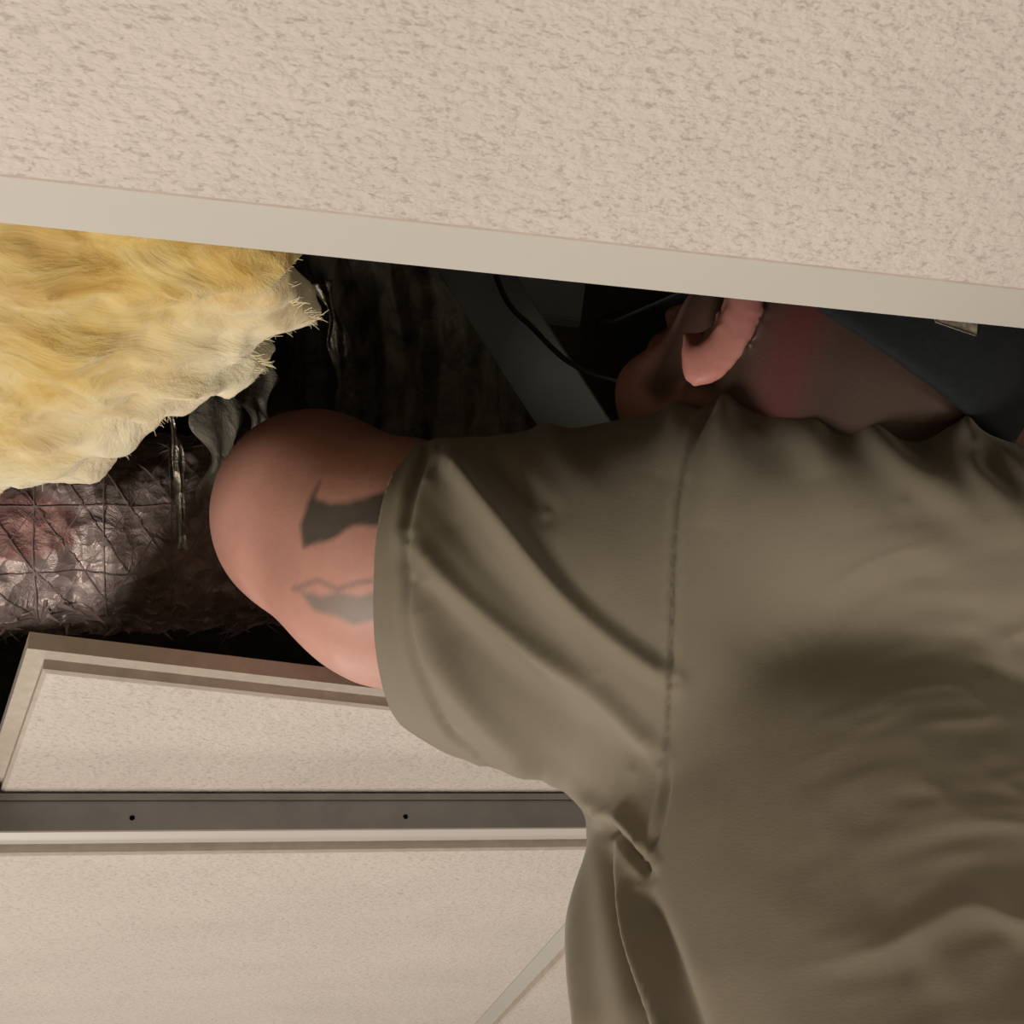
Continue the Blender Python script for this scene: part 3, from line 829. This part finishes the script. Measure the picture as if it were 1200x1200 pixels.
# frayed shreds of foil along the torn lower side
parts = []
for k in range(260):
    uu = random.uniform(-60, 300); i = min(range(N_), key=lambda q_: abs(proj(AXc[q_])[0] - uu))
    low = max(range(NTH), key=lambda k_: proj(V[i * NTH + k_])[1])
    p = V[i * NTH + (low + random.randint(-14, 3)) % NTH].copy()
    L = random.uniform(0.004, 0.017) * (1.6 if uu > 240 or uu < 40 else 1)
    dr = np.array([random.uniform(-1, 1), random.uniform(-.8, .2), random.uniform(-.7, .5)]); dr /= np.linalg.norm(dr)
    wv = np.cross(dr, CD) * random.uniform(0.0007, 0.003)
    n2 = np.cross(dr, wv); n2 = n2 / np.linalg.norm(n2) * 0.0002
    tip = p + dr * L
    parts.append(([p - wv, p + wv, tip + wv * .2, p - wv + n2, p + wv + n2, tip + n2 + wv * .2], [(0, 1, 2), (5, 4, 3), (0, 3, 4, 1), (1, 4, 5, 2), (2, 5, 3, 0)]))
Vt, Ft = join(parts); o = mesh_obj('foil_shreds', Vt, Ft, M_FOIL); set_col(o, np.zeros(len(Vt))); o['kind'] = 'stuff'; o.parent = duct

# black film duct rising behind the forearm
BX = [at(480, 640, 1.36), at(482, 560, 1.36), at(480, 480, 1.37), at(474, 400, 1.39), at(460, 300, 1.43), at(450, 220, 1.47)]
V2, F2 = duct_surface(catmull(BX, 22), 0.112, 150, 0.0, 0.004, 3.0)
ang = np.arange(len(V2)) % 150
V2 = V2 + 0
cen = np.repeat(np.array(catmull(BX, 22)), 150, 0); rad = V2 - cen
plt = 1 + 0.085 * np.sin(ang / 150 * 2 * math.pi * 13 + 1.5 * fbm(V2, 6, 2)) + 0.04 * np.sin(ang / 150 * 2 * math.pi * 29 + 2 * fbm(V2 + 2, 8, 2))
V2 = cen + rad * plt[:, None]
bd = np_obj('flexible_duct', V2, F2, M_BLACKFOIL); set_col(bd, np.zeros(len(V2)))
tag(bd, 'black wrinkled plastic-jacketed duct rising between the insulation and the diagonal brace', 'duct')

# hanging film strips
def ribbon(name, pts, wpx, label, mat=M_FLAP, seed=0):
    P = catmull(pts, 12); Vr, Fr = [], []; m = 6
    for i, p in enumerate(P):
        t = P[min(i + 1, len(P) - 1)] - P[max(i - 1, 0)]; t /= np.linalg.norm(t)
        view = p - CAM; dd = np.linalg.norm(view); view /= dd
        s = np.cross(t, view); s /= np.linalg.norm(s)
        s = s * math.cos(0.5) + view * math.sin(0.5)
        wd = wpx * dd / FPX * (0.75 + 0.35 * math.sin(i * 0.35 + seed))
        for k in range(m + 1):
            a = (k / m - .5); n_ = np.cross(s, t)
            Vr.append(p + s * a * wd + n_ * (0.003 * math.sin(k * 1.9 + i * .25 + seed)))
    for i in range(len(P) - 1):
        for k in range(m): a = i * (m + 1) + k; Fr.append((a, a + 1, a + m + 2, a + m + 1))
    o = np_obj(name, np.array(Vr), np.array(Fr), mat); set_col(o, np.zeros(len(Vr)))
    mo = o.modifiers.new('Solidify', 'SOLIDIFY'); mo.thickness = 0.0006
    tag(o, label, 'plastic film', 'loose film strips hanging in the opening'); return o
ribbon('film_strip', [at(188, 440, 0.86), at(202, 500, 0.86), at(210, 560, 0.865), at(214, 645, 0.87)], 13, 'thin pale film strip hanging in front of the foil duct', seed=1)
ribbon('film_strip', [at(378, 330, 0.93), at(392, 380, 0.93), at(400, 430, 0.94), at(406, 480, 0.95)], 26, 'wider glossy film strip hanging just above the bent elbow', seed=2)
ribbon('film_strip', [at(230, 420, 0.9), at(250, 480, 0.9), at(262, 540, 0.91), at(255, 600, 0.92)], 62, 'broad dark crumpled film strip between foil duct and elbow', M_BLACKFOIL, 3)
ribbon('film_strip', [at(300, 400, 0.93), at(296, 450, 0.93), at(310, 500, 0.94)], 60, 'dark crumpled film strip under the torn tip of the insulation', M_BLACKFOIL, 4)

# diagonal brace, cable, grey duct board, strap
def bar(name, a, b, wid, th, mat, label, cat):
    t = b - a; L = np.linalg.norm(t); t /= L; view = (a + b) / 2 - CAM; view /= np.linalg.norm(view)
    s = np.cross(t, view); s /= np.linalg.norm(s); n_ = np.cross(t, s)
    bmx = bmesh.new(); bmesh.ops.create_cube(bmx, size=1)
    bmesh.ops.scale(bmx, vec=(wid, th, L), verts=bmx.verts)
    bmesh.ops.bevel(bmx, geom=bmx.edges[:], offset=min(wid, th) * 0.2, segments=2, affect='EDGES')
    me = bpy.data.meshes.new(name); bmx.to_mesh(me); bmx.free(); me.materials.append(mat)
    o = bpy.data.objects.new(name, me); COL.objects.link(o)
    R = Matrix([[s[i], n_[i], t[i]] for i in range(3)]); o.matrix_world = Matrix.Translation(Vector((a + b) / 2)) @ R.to_4x4()
    tag(o, label, cat); return o
bar('diagonal_brace', at(500, 230, 1.12), at(740, 600, 1.08), 0.054, 0.006, M_BRACE, 'flat dark grey diagonal brace running up behind the shoulder', 'brace')
Vc, Fc = tube(catmull([at(560, 250, 0.99), at(590, 345, 0.97), at(625, 385, 0.96), at(668, 425, 0.95), at(722, 446, 0.96), at(770, 450, 0.98)], 10), 0.0022, 8)
tag(mesh_obj('cable', Vc, Fc, M_WIRE, smooth=True), 'thin dark cable curving between the brace and the cap brim', 'cable')
def panel(name, quad, th, mat, label, cat):
    A = [np.array(p) for p in quad]; n_ = np.cross(A[1] - A[0], A[3] - A[0]); n_ /= np.linalg.norm(n_)
    if n_ @ (A[0] - CAM) < 0: n_ = -n_
    bmx = bmesh.new(); vs = [bmx.verts.new(p) for p in A] + [bmx.verts.new(p + n_ * th) for p in A]
    for q_ in ((0, 1, 2, 3), (7, 6, 5, 4), (0, 4, 5, 1), (1, 5, 6, 2), (2, 6, 7, 3), (3, 7, 4, 0)): bmx.faces.new([vs[i] for i in q_])
    bmesh.ops.recalc_face_normals(bmx, faces=bmx.faces); bmesh.ops.bevel(bmx, geom=bmx.edges[:], offset=0.002, segments=2, affect='EDGES')
    me = bpy.data.meshes.new(name); bmx.to_mesh(me); bmx.free(); me.materials.append(mat)
    o = bpy.data.objects.new(name, me); COL.objects.link(o); tag(o, label, cat); return o
panel('duct_board', [at(1120, 330, 1.45), at(1330, 350, 1.45), at(1330, 640, 1.38), at(1120, 620, 1.38)], 0.03, M_GREYDUCT, 'pale grey duct board beyond the back of the cap', 'duct board')
bar('hanger_strap', at(1125, 520, 1.32), at(1260, 360, 1.32), 0.024, 0.003, M_WIRE, 'black hanger strap slanting across the grey duct board', 'strap')
panel('duct_collar', [at(600, 300, 1.35), at(690, 300, 1.35), at(680, 375, 1.33), at(615, 368, 1.33)], 0.03, M_GREYDUCT, 'small dim grey duct collar above the brim of the cap', 'duct collar')
